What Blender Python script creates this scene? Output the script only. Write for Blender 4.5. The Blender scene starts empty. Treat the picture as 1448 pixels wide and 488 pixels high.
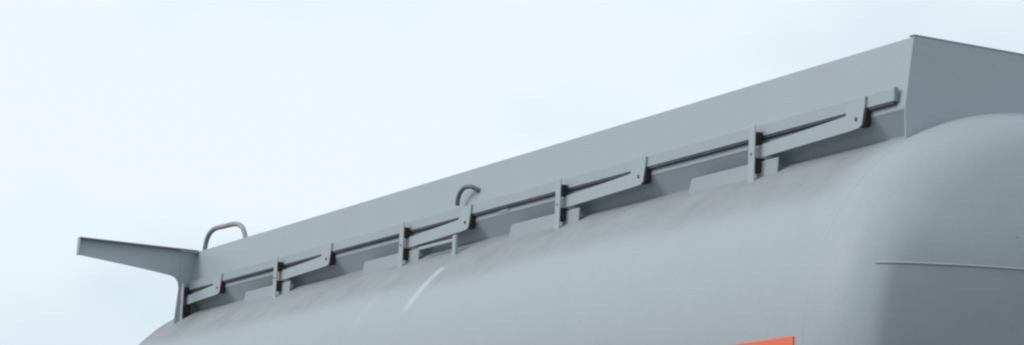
import bpy, bmesh, math
from mathutils import Vector, Matrix

scene = bpy.context.scene
COL = scene.collection

# ------------------------------------------------------------------ camera
S = 1.4                          # metres per drawing unit
Z0 = 2.871                       # height of the handrail line above the ground, in drawing units
BASE = Vector((2.5, 0.45, 0.0))
cam_data = bpy.data.cameras.new("camera")
cam = bpy.data.objects.new("camera", cam_data)
COL.objects.link(cam)
scene.camera = cam
YAW, PITCH, ROLL = math.radians(152.234), math.radians(10.257), math.radians(2.51)
F = Vector((math.cos(YAW) * math.cos(PITCH), math.sin(YAW) * math.cos(PITCH), math.sin(PITCH)))
r0 = F.cross(Vector((0, 0, 1))).normalized()
u0 = r0.cross(F)
R_ = math.cos(ROLL) * r0 + math.sin(ROLL) * u0
U_ = -math.sin(ROLL) * r0 + math.cos(ROLL) * u0
m = Matrix((R_, U_, -F)).transposed().to_4x4()
m.translation = BASE + S * (Vector((12.021, -4.729, -1.728 + Z0)) - BASE)
cam.matrix_world = m
cam_data.sensor_width = 36.0
cam_data.lens = 3712.0 / 1448.0 * 36.0
cam_data.clip_end = 3000.0

# ------------------------------------------------------------------ sky and sun
SUN_EL, SUN_AZ = math.radians(34), math.radians(243)     # azimuth measured in the XY plane from +X
sun_from = Vector((math.cos(SUN_AZ) * math.cos(SUN_EL), math.sin(SUN_AZ) * math.cos(SUN_EL), math.sin(SUN_EL)))
world = bpy.data.worlds.new("World")
scene.world = world
world.use_nodes = True
nt = world.node_tree
nt.nodes.clear()
n_out = nt.nodes.new("ShaderNodeOutputWorld")
n_bg = nt.nodes.new("ShaderNodeBackground")
n_bg.inputs["Strength"].default_value = 0.1
n_sky = nt.nodes.new("ShaderNodeTexSky")
n_sky.sky_type = 'NISHITA'
n_sky.sun_disc = False
n_sky.sun_elevation = SUN_EL
n_sky.sun_rotation = math.atan2(sun_from.x, sun_from.y)
n_sky.dust_density = 2.0
n_tc = nt.nodes.new("ShaderNodeTexCoord")
n_map = nt.nodes.new("ShaderNodeMapping")
n_map.inputs["Location"].default_value = (3.79, -4.03, -3.64)
n_map.inputs["Scale"].default_value = (1.0, 1.0, 1.8)
n_noise = nt.nodes.new("ShaderNodeTexNoise")
n_noise.inputs["Scale"].default_value = 4.0
n_noise.inputs["Detail"].default_value = 3.5
n_noise.inputs["Roughness"].default_value = 0.55
n_ramp = nt.nodes.new("ShaderNodeValToRGB")
n_ramp.color_ramp.elements[0].position = 0.30
n_ramp.color_ramp.elements[0].color = (0.63, 0.765, 0.85, 1)
n_ramp.color_ramp.elements[1].position = 0.56
n_ramp.color_ramp.elements[1].color = (0.86, 0.955, 1.01, 1)
n_mul = nt.nodes.new("ShaderNodeVectorMath")
n_mul.operation = 'SCALE'
n_mul.inputs["Scale"].default_value = 10.2
n_mix = nt.nodes.new("ShaderNodeMix")
n_mix.data_type = 'RGBA'
n_mix.inputs["Factor"].default_value = 0.95          # cloud cover over the blue
L = nt.links.new
L(n_tc.outputs["Generated"], n_map.inputs["Vector"])
L(n_map.outputs["Vector"], n_noise.inputs["Vector"])
L(n_noise.outputs["Fac"], n_ramp.inputs["Fac"])
L(n_ramp.outputs["Color"], n_mul.inputs[0])
L(n_sky.outputs["Color"], n_mix.inputs["A"])
L(n_mul.outputs["Vector"], n_mix.inputs["B"])
L(n_mix.outputs["Result"], n_bg.inputs["Color"])
L(n_bg.outputs["Background"], n_out.inputs["Surface"])

sun_data = bpy.data.lights.new("sun", 'SUN')
sun_data.energy = 1.5
sun_data.angle = math.radians(24)
sun_data.color = (1.0, 0.985, 0.96)
sun = bpy.data.objects.new("sun", sun_data)
COL.objects.link(sun)
sun.rotation_euler = (-sun_from).to_track_quat('-Z', 'Y').to_euler()
sun.location = (0, -5, 12)

vs = scene.view_settings
vs.view_transform = 'Standard'
vs.look = 'None'
vs.exposure = 0.0
vs.gamma = 1.0
vs.use_curve_mapping = False
scene.cycles.pixel_filter_type = 'BLACKMAN_HARRIS'
scene.cycles.filter_width = 2.3      # the photograph is a little soft

# ------------------------------------------------------------------ dimensions (drawing units of S metres; z relative to the rail line, Z0 above ground)
R, YC, ZC = 0.8, 0.45, -0.815          # tank radius and axis
X_NEAR, X_FAR = 5.59, -0.63           # where the shell meets its domed heads


def W(x, y, z):
    """structure coordinates -> coordinates local to the trailer's base"""
    return Vector((x, y, z + Z0)) - BASE


# ------------------------------------------------------------------ materials
def new_mat(name):
    mt = bpy.data.materials.new(name)
    mt.use_nodes = True
    t = mt.node_tree
    return mt, t, t.nodes["Principled BSDF"]


def paint(name, col, rough=0.42, mottle=0.05, grime=0.0, coat=0.15, bump=0.02):
    mt, t, b = new_mat(name)
    tc = t.nodes.new("ShaderNodeTexCoord")
    n1 = t.nodes.new("ShaderNodeTexNoise"); n1.inputs["Scale"].default_value = 3.0; n1.inputs["Detail"].default_value = 8
    n2 = t.nodes.new("ShaderNodeTexNoise"); n2.inputs["Scale"].default_value = 55.0; n2.inputs["Detail"].default_value = 4; n2.inputs["Roughness"].default_value = 0.7
    t.links.new(tc.outputs["Object"], n1.inputs["Vector"])
    t.links.new(tc.outputs["Object"], n2.inputs["Vector"])
    a = t.nodes.new("ShaderNodeMath"); a.operation = 'MULTIPLY_ADD'
    a.inputs[1].default_value = mottle * 2; a.inputs[2].default_value = 1 - mottle
    t.links.new(n1.outputs["Fac"], a.inputs[0])
    c = t.nodes.new("ShaderNodeMath"); c.operation = 'MULTIPLY_ADD'
    c.inputs[1].default_value = mottle * 3.6; c.inputs[2].default_value = 1 - mottle * 1.8
    t.links.new(n2.outputs["Fac"], c.inputs[0])
    d = t.nodes.new("ShaderNodeMath"); d.operation = 'MULTIPLY'
    t.links.new(a.outputs[0], d.inputs[0]); t.links.new(c.outputs[0], d.inputs[1])
    s = t.nodes.new("ShaderNodeVectorMath"); s.operation = 'SCALE'
    s.inputs[0].default_value = col
    t.links.new(d.outputs[0], s.inputs["Scale"])
    last = s.outputs["Vector"]
    if grime > 0:
        n3 = t.nodes.new("ShaderNodeTexNoise"); n3.inputs["Scale"].default_value = 6.0; n3.inputs["Detail"].default_value = 9
        n3.inputs["Roughness"].default_value = 0.7
        t.links.new(tc.outputs["Object"], n3.inputs["Vector"])
        mr = t.nodes.new("ShaderNodeMapRange")
        mr.inputs["From Min"].default_value = 0.5; mr.inputs["From Max"].default_value = 0.75
        mr.inputs["To Max"].default_value = grime
        t.links.new(n3.outputs["Fac"], mr.inputs["Value"])
        mx = t.nodes.new("ShaderNodeMix"); mx.data_type = 'RGBA'
        t.links.new(mr.outputs["Result"], mx.inputs["Factor"])
        t.links.new(last, mx.inputs["A"])
        mx.inputs["B"].default_value = (0.30, 0.28, 0.26, 1)
        last = mx.outputs["Result"]
    t.links.new(last, b.inputs["Base Color"])
    b.inputs["Roughness"].default_value = rough
    b.inputs["Coat Weight"].default_value = coat
    b.inputs["Coat Roughness"].default_value = 0.25
    if bump:
        bp = t.nodes.new("ShaderNodeBump"); bp.inputs["Strength"].default_value = bump
        bp.inputs["Distance"].default_value = 0.01
        t.links.new(n1.outputs["Fac"], bp.inputs["Height"])
        t.links.new(bp.outputs["Normal"], b.inputs["Normal"])
    return mt


GREY = (0.34, 0.382, 0.412)
M_plate = paint("grey_painted_sheet", GREY, 0.5, 0.06, 0.22, 0.05, 0.18)
M_rail = paint("grey_painted_rail", (0.355, 0.405, 0.43), 0.5, 0.05, 0.10, 0.05, 0.0)
M_foot = paint("dusty_grey_plate", (0.33, 0.365, 0.39), 0.6, 0.08, 0.4, 0.0, 0.0)
M_tube = paint("dull_steel_tube", (0.27, 0.285, 0.305), 0.5, 0.08, 0.2, 0.0, 0.0)
M_hook = paint("dark_steel", (0.13, 0.14, 0.155), 0.5, 0.1, 0.2, 0.0, 0.0)
M_rubber = paint("black_brown_rubber", (0.022, 0.016, 0.016), 0.75, 0.1, 0.0, 0.0, 0.0)
M_strip = paint("dark_grey_strip", (0.045, 0.05, 0.062), 0.7, 0.1, 0.2, 0.0, 0.0)
M_bolt = paint("dark_bolt", (0.10, 0.10, 0.10), 0.5, 0.05, 0.0, 0.0, 0.0)
M_orange = paint("orange_marking", (0.80, 0.135, 0.04), 0.4, 0.04, 0.04, 0.1, 0.0)
M_ground = paint("pale_concrete", (0.15, 0.15, 0.147), 0.9, 0.12, 0.3, 0.0, 0.0)


def tank_material(name, seam_z=None):
    """grey tank paint, road dust fallen along the coaming, wiped streaks, fine specks"""
    mt, t, b = new_mat(name)
    N, K = t.nodes.new, t.links.new

    def math_(op, a, bb=None, cc=None, clamp=False):
        n = N("ShaderNodeMath"); n.operation = op; n.use_clamp = clamp
        for i, v in enumerate((a, bb, cc)):
            if v is None:
                continue
            if isinstance(v, (int, float)):
                n.inputs[i].default_value = v
            else:
                K(v, n.inputs[i])
        return n.outputs[0]

    def smooth(v, lo, hi, to0=0.0, to1=1.0):
        n = N("ShaderNodeMapRange"); n.interpolation_type = 'SMOOTHSTEP'
        n.inputs["From Min"].default_value = lo; n.inputs["From Max"].default_value = hi
        n.inputs["To Min"].default_value = to0; n.inputs["To Max"].default_value = to1
        K(v, n.inputs["Value"])
        return n.outputs["Result"]

    tc = N("ShaderNodeTexCoord")
    sep = N("ShaderNodeSeparateXYZ"); K(tc.outputs["Object"], sep.inputs[0])
    x = math_('MULTIPLY_ADD', sep.outputs["X"], 1 / S, BASE.x)
    y = sep.outputs["Y"]                                   # object origin lies on the axis
    z = math_('SUBTRACT', sep.outputs["Z"], (ZC + Z0) * S)
    a0 = math_('ARCTAN2', z, math_('MULTIPLY', y, -1.0))   # 0 at the visible flank, 90 deg at the crest
    deg = math_('MULTIPLY', a0, 57.29578)

    def noise(scale, detail=4, rough=0.5, vec=None):
        n = N("ShaderNodeTexNoise"); n.inputs["Scale"].default_value = scale
        n.inputs["Detail"].default_value = detail; n.inputs["Roughness"].default_value = rough
        K(vec or tc.outputs["Object"], n.inputs["Vector"])
        return n.outputs["Fac"]

    n_big, n_mid, n_fine = noise(0.9, 5), noise(5, 7, 0.65), noise(55, 4, 0.7)
    # stretched across the axis: rain streaks running down the flank
    mp = N("ShaderNodeMapping"); mp.inputs["Scale"].default_value = (14, 0.8, 0.8)
    K(tc.outputs["Object"], mp.inputs["Vector"])
    n_str = noise(1.0, 4, 0.6, mp.outputs["Vector"])
    # dust belt: densest against the coaming, ragged lower border
    dshift = math_('ADD', deg, math_('MULTIPLY_ADD', n_big, 9.0, -4.5))
    dshift = math_('ADD', dshift, math_('MULTIPLY_ADD', n_str, 3.0, -1.5))
    belt = math_('ADD', smooth(dshift, 35.0, 43.0, 0.0, 0.62), smooth(dshift, 26.0, 56.0, 0.0, 0.38))
    near_end = smooth(x, 5.35, 5.62, 1.0, 0.15)
    belt = math_('MULTIPLY', belt, near_end)
    dust = math_('MULTIPLY', belt, math_('MULTIPLY_ADD', n_mid, 0.8, 0.20))
    dust = math_('ADD', dust, smooth(n_mid, 0.55, 0.8, 0.0, 0.14), clamp=True)

    def streak(x0, skew, w, d0, d1, amount):
        c = math_('SUBTRACT', x, math_('MULTIPLY_ADD', deg, skew, x0 - skew * d0))
        across = smooth(math_('ABSOLUTE', c), w * 0.55, w, 1.0, 0.0)
        along = math_('MULTIPLY', smooth(deg, d0 - 3, d0 + 3), smooth(deg, d1 - 0.8, d1 + 0.4, 1.0, 0.0))
        return math_('MULTIPLY', math_('MULTIPLY', across, along), amount)
    st = streak(2.649, 0.0026, 0.038, 29.5, 45.8, 0.55)
    st = math_('ADD', st, streak(2.20, 0.0030, 0.035, 28.0, 39.0, 0.11))
    st = math_('ADD', st, streak(1.70, 0.0030, 0.03, 32.0, 40.0, 0.05), clamp=True)

    vor = N("ShaderNodeTexVoronoi"); vor.inputs["Scale"].default_value = 5.0
    K(tc.outputs["Object"], vor.inputs["Vector"])
    speck = smooth(vor.outputs["Distance"], 0.022, 0.040, 0.55, 0.0)

    val = math_('MULTIPLY', math_('MULTIPLY_ADD', n_mid, 0.10, 0.95), math_('MULTIPLY_ADD', n_fine, 0.22, 0.89))
    val = math_('MULTIPLY', val, math_('MULTIPLY_ADD', n_str, 0.03, 0.985))
    s = N("ShaderNodeVectorMath"); s.operation = 'SCALE'; s.inputs[0].default_value = (0.352, 0.388, 0.415)
    K(val, s.inputs["Scale"])

    def mix(fac, A, B):
        n = N("ShaderNodeMix"); n.data_type = 'RGBA'
        K(fac, n.inputs["Factor"]); K(A, n.inputs["A"]); n.inputs["B"].default_value = B
        return n.outputs["Result"]
    col = mix(dust, s.outputs["Vector"], (0.21, 0.207, 0.205, 1))
    col = mix(st, col, (0.52, 0.57, 0.60, 1))
    col = mix(speck, col, (0.12, 0.12, 0.12, 1))
    if seam_z is not None:                                 # crown tinted darker below the weld, fading out above it
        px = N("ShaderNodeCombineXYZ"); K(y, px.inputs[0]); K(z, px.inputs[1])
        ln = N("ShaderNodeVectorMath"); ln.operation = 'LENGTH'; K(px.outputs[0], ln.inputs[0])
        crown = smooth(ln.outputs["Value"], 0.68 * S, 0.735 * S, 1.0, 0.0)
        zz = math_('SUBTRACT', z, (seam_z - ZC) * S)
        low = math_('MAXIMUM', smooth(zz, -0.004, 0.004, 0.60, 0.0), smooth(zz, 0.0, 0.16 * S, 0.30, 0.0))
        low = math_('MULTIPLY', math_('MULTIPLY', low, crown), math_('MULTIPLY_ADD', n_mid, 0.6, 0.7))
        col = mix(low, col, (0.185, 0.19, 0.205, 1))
    K(col, b.inputs["Base Color"])
    K(math_('MULTIPLY_ADD', dust, 0.25, 0.52), b.inputs["Roughness"])
    b.inputs["Specular IOR Level"].default_value = 0.35
    bp = N("ShaderNodeBump"); bp.inputs["Strength"].default_value = 0.12; bp.inputs["Distance"].default_value = 0.05
    K(n_big, bp.inputs["Height"]); K(bp.outputs["Normal"], b.inputs["Normal"])
    return mt


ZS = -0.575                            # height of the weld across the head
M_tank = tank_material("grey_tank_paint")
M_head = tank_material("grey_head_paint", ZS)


# ------------------------------------------------------------------ mesh helpers
def link(name, verts, faces, mat, parent=None, loc=(0, 0, 0), smooth_angle=None, bevel=0.0, segs=2):
    bm = bmesh.new()
    vs_ = [bm.verts.new(Vector(v) * S) for v in verts]
    for f in faces:
        bm.faces.new([vs_[i] for i in f])
    bmesh.ops.recalc_face_normals(bm, faces=bm.faces)
    if bevel:
        es = [e for e in bm.edges if len(e.link_faces) == 2 and e.calc_face_angle(0) > 0.5]
        bmesh.ops.bevel(bm, geom=es, offset=bevel * S, segments=segs, profile=0.5, affect='EDGES', clamp_overlap=True)
    me = bpy.data.meshes.new(name)
    bm.to_mesh(me); bm.free()
    me.materials.append(mat)
    o = bpy.data.objects.new(name, me)
    COL.objects.link(o)
    if parent is not None:
        o.parent = parent
    o.location = Vector(loc) * S
    if smooth_angle is not None:
        for pgn in me.polygons:
            pgn.use_smooth = True
        me.set_sharp_from_angle(angle=math.radians(smooth_angle))
    return o


def box_data(x0, x1, y0, y1, z0, z1):
    v = [(x, y, z) for x in (x0, x1) for y in (y0, y1) for z in (z0, z1)]
    f = [(0, 1, 3, 2), (4, 6, 7, 5), (0, 4, 5, 1), (2, 3, 7, 6), (0, 2, 6, 4), (1, 5, 7, 3)]
    return v, f


def box(name, x0, x1, y0, y1, z0, z1, mat, parent, loc=(0, 0, 0), bevel=0.003):
    v, f = box_data(x0, x1, y0, y1, z0, z1)
    return link(name, v, f, mat, parent, loc, None, bevel, 1)


def extrude_xz(name, pts, y0, y1, mat, parent, loc=(0, 0, 0), bevel=0.002):
    n = len(pts)
    v = [(x, y0, z) for x, z in pts] + [(x, y1, z) for x, z in pts]
    f = [tuple(range(n)), tuple(range(2 * n - 1, n - 1, -1))]
    f += [(i, (i + 1) % n, n + (i + 1) % n, n + i) for i in range(n)]
    return link(name, v, f, mat, parent, loc, None, bevel, 1)


def extrude_yz(name, pts, x0, x1, mat, parent, loc=(0, 0, 0), bevel=0.002, smooth=None):
    n = len(pts)
    v = [(x0, y, z) for y, z in pts] + [(x1, y, z) for y, z in pts]
    f = [tuple(range(n)), tuple(range(2 * n - 1, n - 1, -1))]
    f += [(i, (i + 1) % n, n + (i + 1) % n, n + i) for i in range(n)]
    return link(name, v, f, mat, parent, loc, smooth, bevel, 1)


def smooth_path(pts, per=8):
    P = [Vector(p) for p in pts]
    out = []
    for i in range(len(P) - 1):
        a, b_, c, d = P[max(i - 1, 0)], P[i], P[i + 1], P[min(i + 2, len(P) - 1)]
        for k in range(per):
            t = k / per
            out.append(0.5 * ((2 * b_) + (c - a) * t + (2 * a - 5 * b_ + 4 * c - d) * t * t + (3 * b_ - a - 3 * c + d) * t ** 3))
    out.append(P[-1])
    return out


def tube(name, path, rad, mat, parent, loc=(0, 0, 0), seg=12, up=(0.13, 0.97, 0.21)):
    path = [Vector(p) for p in path]
    v, f = [], []
    up = Vector(up).normalized()
    for i, p in enumerate(path):
        d = (path[min(i + 1, len(path) - 1)] - path[max(i - 1, 0)]).normalized()
        s = d.cross(up).normalized(); q = s.cross(d)
        for k in range(seg):
            a = 2 * math.pi * k / seg
            v.append(p + rad * (math.cos(a) * s + math.sin(a) * q))
    for i in range(len(path) - 1):
        for k in range(seg):
            f.append((i * seg + k, i * seg + (k + 1) % seg, (i + 1) * seg + (k + 1) % seg, (i + 1) * seg + k))
    f.append(tuple(range(seg))); f.append(tuple(range((len(path) - 1) * seg, len(path) * seg)))
    return link(name, v, f, mat, parent, loc, 50)


def copy_tree(o, parent):
    c = o.copy(); COL.objects.link(c); c.parent = parent
    for ch in list(o.children):
        copy_tree(ch, c)
    return c


# ------------------------------------------------------------------ ground (below the frame; it throws light up at the tank)
gv = [(-600, -600, 0), (600, -600, 0), (600, 600, 0), (-600, 600, 0)]
ground = link("ground", gv, [(0, 1, 2, 3)], M_ground)
ground["kind"] = "structure"

# ------------------------------------------------------------------ the tank trailer
trailer = bpy.data.objects.new("tank_trailer", None)
COL.objects.link(trailer)
trailer.location = BASE
trailer["label"] = "pale grey bulk tank trailer with domed end and folded handrail along its top coaming"
trailer["category"] = "tank trailer"


def ring_surface(name, profile, mat, seg=192):
    """profile: (x, radius) pairs turned about the tank axis"""
    verts, rows = [], []
    for x, rr in profile:
        if rr < 1e-6:
            rows.append([len(verts)]); verts.append(W(x, YC, ZC))
        else:
            row = []
            for k in range(seg):
                a = 2 * math.pi * k / seg
                row.append(len(verts)); verts.append(W(x, YC + rr * math.cos(a), ZC + rr * math.sin(a)))
            rows.append(row)
    faces = []
    for A, B in zip(rows, rows[1:]):
        for k in range(seg):
            k2 = (k + 1) % seg
            if len(A) == 1:
                faces.append((A[0], B[k], B[k2]))
            elif len(B) == 1:
                faces.append((A[k], B[0], A[k2]))
            else:
                faces.append((A[k], B[k], B[k2], A[k2]))
    return link(name, verts, faces, mat, trailer, (0, 0, 0), 60)


# shell
shell = ring_surface("tank_shell", [(X_FAR + (X_NEAR - X_FAR) * i / 40, R) for i in range(41)], M_tank)

# torispherical head: big crown radius, tight knuckle
RC, RK = 1.22, 0.31
SIN_PHI = (R - RK) / (RC - RK)
PHI = math.asin(SIN_PHI)
CX = math.sqrt((RC - RK) ** 2 - (R - RK) ** 2)


def head_profile():
    pr = [(0.0, R), (0.012, R), (0.024, R)]               # straight flange
    for i in range(25):                                   # knuckle
        a = math.pi / 2 - (math.pi / 2 - PHI) * i / 24
        pr.append((0.026 + RK * math.cos(a), R - RK + RK * math.sin(a)))
    for i in range(1, 31):                                # crown
        a = PHI * (1 - i / 30)
        pr.append((0.026 + RC * math.cos(a) - CX, RC * math.sin(a)))
    return pr


def head_x(rho):
    if rho > RC * SIN_PHI:
        s = (rho - (R - RK)) / RK
        return 0.026 + RK * math.sqrt(max(0.0, 1 - s * s))
    return 0.026 + math.sqrt(RC * RC - rho * rho) - CX


HP = head_profile()
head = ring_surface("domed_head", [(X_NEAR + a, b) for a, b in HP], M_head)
head["label"] = "domed grey head with a horizontal weld bead across it"
far_head = ring_surface("domed_head", [(X_FAR - a, b) for a, b in HP], M_tank)

# circumferential weld beads between shell and heads
for xr in (X_NEAR, X_FAR):
    bead = ring_surface("weld_bead", [(xr - 0.006, R + 0.0002), (xr - 0.003, R + 0.0009), (xr, R + 0.0012), (xr + 0.003, R + 0.0009), (xr + 0.006, R + 0.0002)], M_tank)
    bead.parent = shell

# horizontal weld bead across the near head
pts = []
zr = ZS - ZC
ymax = math.sqrt(0.735 ** 2 - zr * zr)
for k in range(81):
    yy = -ymax + 2 * ymax * k / 80
    rho = math.hypot(yy, zr)
    pts.append(W(X_NEAR + head_x(rho) + 0.001, YC + yy, ZS))
tube("weld_bead", pts, 0.0034, M_rail, head, seg=8)

# orange marking panel on the flank
v, f = [], []
A0, A1, NX, NA = math.radians(177.5), math.radians(204), 8, 16
for rr in (R - 0.002, R + 0.004):
    for i in range(NX + 1):
        for j in range(NA + 1):
            x = 4.86 + (5.549 - 4.86) * i / NX
            a = A0 + (A1 - A0) * j / NA
            v.append(W(x, YC + rr * math.cos(a), ZC + rr * math.sin(a)))
n1 = (NX + 1) * (NA + 1)
idx = lambda s, i, j: s * n1 + i * (NA + 1) + j
for s in (0, 1):
    for i in range(NX):
        for j in range(NA):
            f.append((idx(s, i, j), idx(s, i + 1, j), idx(s, i + 1, j + 1), idx(s, i, j + 1)))
for i in range(NX):
    for j in (0, NA):
        f.append((idx(0, i, j), idx(0, i + 1, j), idx(1, i + 1, j), idx(1, i, j)))
for j in range(NA):
    for i in (0, NX):
        f.append((idx(0, i, j), idx(0, i, j + 1), idx(1, i, j + 1), idx(1, i, j)))
panel = link("marking_panel", v, f, M_orange, shell, (0, 0, 0), 30)
panel["label"] = "orange marking panel on the tank flank"

# ---- coaming: two leaning side plates with an inward lower return, end plate, far bulkhead with its wing
X_END = 5.573
YT, YB, ZT, ZB = 0.05, 0.022, 0.19, -0.047


def side_section(mirror=False):
    s = [(YT, ZT), (YB, -0.030), (YB + 0.0008, -0.041), (YB + 0.006, -0.047), (0.077, -0.115), (0.082, -0.110), (YB + 0.010, -0.043), (YB + 0.005, -0.030), (YT + 0.005, ZT)]
    if mirror:
        s = [(2 * YC - y, z) for y, z in s]
    return s


side_o = None
for mir in (False, True):
    sec = [tuple(W(0, y, z))[1:] for y, z in side_section(mir)]
    o = extrude_yz("side_plate", sec, -0.4695 - BASE.x, X_END - 0.0003 - BASE.x, M_plate, trailer, bevel=0.0)
    if not mir:
        side_o = o
end_pts = [(YT - 0.0006, ZT + 0.003), (YB - 0.0005, -0.028), (0.0218, -0.050), (0.0228, -0.085), (0.026, -0.19), (0.35, -0.2), (2 * YC - 0.35, -0.2), (2 * YC - 0.045, -0.19), (2 * YC - 0.022, -0.03), (2 * YC - YT + 0.004, ZT + 0.003)]
end_plate = extrude_yz("end_plate", [tuple(W(0, y, z))[1:] for y, z in end_pts], X_END - BASE.x, X_END + 0.006 - BASE.x, M_plate, trailer, bevel=0.0006)
# folded top hem of the end plate
v, f = box_data(X_END - 0.018, X_END + 0.0085, YT - 0.003, 2 * YC - YT + 0.003, ZT + 0.0032, ZT + 0.0075)
link("top_hem", [W(*p) for p in v], f, M_plate, end_plate, (0, 0, 0), 40, 0.0015)

# far bulkhead + wing (folded sheet: upright upper band, lower band kicked out towards the tank end)
st = [(-0.580, 0.146, 0.108), (-0.45, 0.146, 0.095), (-0.324, 0.146, 0.082), (-0.22, 0.146, 0.071), (-0.134, 0.146, 0.062), (-0.082, 0.146, 0.0555),
      (-0.058, 0.146, 0.047), (-0.043, 0.146, 0.027), (-0.037, 0.146, 0.0)]
XW = -0.470
v, f = [], []
for back in (0, 1):
    for (yy, zc_, zb_) in st:
        off = -0.005 * back
        v += [W(XW + off, yy, ZT), W(XW + 0.002 + off, yy, zc_), W(XW + 0.002 + 0.25 * (zc_ - zb_) * max(0.0, min(1.0, (-0.06 - yy) / 0.2)) + off, yy, zb_)]
nS = len(st)
ix = lambda bk, i, j: bk * nS * 3 + i * 3 + j
for bk in (0, 1):
    for i in range(nS - 1):
        for j in (0, 1):
            f.append((ix(bk, i, j), ix(bk, i + 1, j), ix(bk, i + 1, j + 1), ix(bk, i, j + 1)))
for i in range(nS - 1):
    for j in (0, 2):
        f.append((ix(0, i, j), ix(0, i + 1, j), ix(1, i + 1, j), ix(1, i, j)))
for i in (0, nS - 1):
    for j in (0, 1):
        f.append((ix(0, i, j), ix(0, i, j + 1), ix(1, i, j + 1), ix(1, i, j)))
wing = link("wing_plate", v, f, M_plate, trailer, (0, 0, 0), 12)
wing["label"] = "tapering wing plate reaching out past the coaming"
bulk_pts = [(-0.036, ZT - 0.001), (-0.036, 0.0), (-0.055, -0.26), (0.35, -0.2), (2 * YC - 0.35, -0.2), (2 * YC - 0.017, -0.19), (2 * YC - YT, ZT - 0.001)]
extrude_yz("end_plate", [tuple(W(0, y, z))[1:] for y, z in bulk_pts], XW - 0.005 - BASE.x, XW - BASE.x, M_plate, trailer, bevel=0.001)
v, f = box_data(XW - 0.006, XW + 0.034, -0.584, 0.049, ZT + 0.0005, ZT + 0.0055)
link("top_flange", [W(*p) for p in v], f, M_tube, wing, (0, 0, 0), 40, 0.001)
v, f = box_data(XW - 0.006, XW + 0.030, -0.5855, -0.5808, 0.105, ZT)
link("end_flange", [W(*p) for p in v], f, M_plate, wing, (0, 0, 0), 40, 0.001)

# grab handle standing at the far end of the coaming, hook on the side plate
hp = [(-0.462, 0.085, 0.10), (-0.456, 0.085, 0.185), (-0.425, 0.085, 0.262), (-0.345, 0.085, 0.297), (-0.20, 0.085, 0.296), (-0.06, 0.085, 0.290), (0.035, 0.085, 0.264), (0.090, 0.085, 0.20), (0.105, 0.085, 0.10)]
tube("grab_handle", [W(*p) for p in smooth_path(hp)], 0.0125, M_tube, side_o)
hk = [(2.566, 0.004, 0.038), (2.573, 0.001, 0.060), (2.592, 0.0, 0.086), (2.626, 0.002, 0.103), (2.665, 0.010, 0.104), (2.690, 0.030, 0.090), (2.695, 0.055, 0.078)]
tube("hook", [W(*p) for p in smooth_path(hk)], 0.0095, M_hook, side_o, up=(0.85, 0.05, -0.53))

# ---- handrail folded against the side plate
rail = box("handrail", -0.46 - BASE.x, 5.536 - BASE.x, 0.008 - YC, 0.0215 - YC, -0.012 + Z0, 0.028 + Z0, M_plate, trailer, bevel=0.0008)
box("dark_strip", -0.455 - BASE.x, 5.534 - BASE.x, 0.0095 - YC, 0.0213 - YC, -0.0215 + Z0, -0.0122 + Z0, M_strip, rail, bevel=0.001)  # dark strip put in to draw the dark line under the rail
rail["label"] = "long flat handrail with a dark strip lying against the coaming"
endcap = box("end_cap", 5.5362 - BASE.x, 5.5405 - BASE.x, 0.0070 - YC, 0.0225 - YC, -0.014 + Z0, 0.031 + Z0, M_tube, rail, bevel=0.001)

DY = 0.018                                               # stand-off of the folded fittings
HINGE_X = [0.015, 1.327, 2.695, 4.061, 5.395]
POST_X = [-0.432, 0.771, 2.125, 3.481, 4.807]           # right-hand edge of each post

# post: flat strap with two rubber blocks and a bolt behind it
post0 = box("post", -0.038, 0.0, -0.042, -0.037, -0.178, 0.022, M_rail, trailer, W(POST_X[0], DY, 0), 0.0015)
for z0, z1, y1 in ((-0.0425, -0.001, -0.0105), (-0.136, -0.0895, 0.002)):
    box("rubber_block", -0.036, 0.0005, -0.0365, y1, z0, z1, M_rubber, post0, bevel=0.001)
tube("bolt", [(-0.019, -0.0415, -0.076), (-0.019, -0.0445, -0.076)], 0.0045, M_bolt, post0, seg=6)
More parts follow.
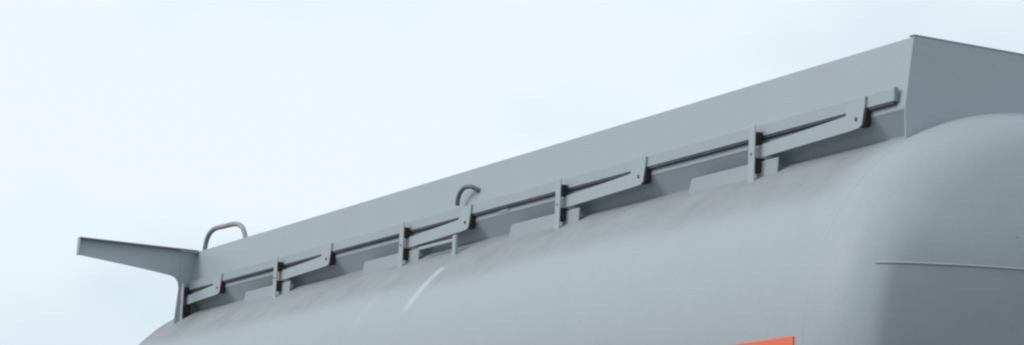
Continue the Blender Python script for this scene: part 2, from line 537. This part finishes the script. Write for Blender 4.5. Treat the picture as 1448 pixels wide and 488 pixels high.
# angled foot joining the strap to the tank
extrude_xz("foot", [(-0.038, -0.19), (0.005, -0.19), (0.005, -0.170), (0.0, -0.158), (-0.038, -0.158)], -0.0365, -0.008, M_foot, post0, bevel=0.001)
posts = [post0]
for x in POST_X[1:]:
    p = copy_tree(post0, trailer); p.location = S * W(x, DY, 0); posts.append(p)


def stanchion(length):
    lo = [(-length, -0.088), (-0.09, -0.076), (-0.034, -0.073), (-0.016, -0.065), (-0.002, -0.008), (0.0, 0.026), (-0.080, 0.026), (-0.098, 0.010), (-0.104, -0.0235), (-length, -0.044)]
    s = extrude_xz("stanchion", lo, -0.0175, -0.0105, M_rail, trailer, bevel=0.0006)
    extrude_xz("hinge_block", [(-0.040, -0.070), (-0.005, -0.070), (0.009, -0.0125), (-0.030, -0.0125)], -0.0168, 0.0100, M_rubber, s, bevel=0.002)
    tube("bolt", [(-0.046, -0.017, -0.042), (-0.046, -0.021, -0.042)], 0.0065, M_bolt, s, seg=6)
    return s


s0 = stanchion(0.597)
s_short = stanchion(0.470)
s_short.location = S * W(HINGE_X[0], DY, 0)
s0.location = S * W(HINGE_X[1], DY, 0)
for x in HINGE_X[2:]:
    c = copy_tree(s0, trailer); c.location = S * W(x, DY, 0)

# mounting plates standing on the tank either side of each post
mp = [(-0.475, -0.19), (0.090, -0.19), (0.098, -0.098), (-0.440, -0.098)]
mp0 = extrude_xz("mounting_plate", mp, 0.006, 0.012, M_foot, trailer, W(POST_X[1], 0, 0), 0.0015)
for x in POST_X[2:]:
    c = mp0.copy(); COL.objects.link(c); c.parent = trailer; c.location = S * W(x, 0, 0)

# small latch lever under the middle stanchion
lever = box("latch_lever", 2.300 - BASE.x, 2.615 - BASE.x, -0.036 - YC, -0.026 - YC, -0.121 + Z0, -0.108 + Z0, M_rail, trailer, bevel=0.002)
box("lever_foot", 2.6155 - BASE.x, 2.645 - BASE.x, -0.037 - YC, -0.025 - YC, -0.195 + Z0, -0.096 + Z0, M_rail, lever, bevel=0.002)
# little bracket below the rail
box("rail_bracket", 2.905 - BASE.x, 2.985 - BASE.x, 0.0185 - YC, 0.0225 - YC, -0.036 + Z0, -0.020 + Z0, M_rail, trailer, bevel=0.002)
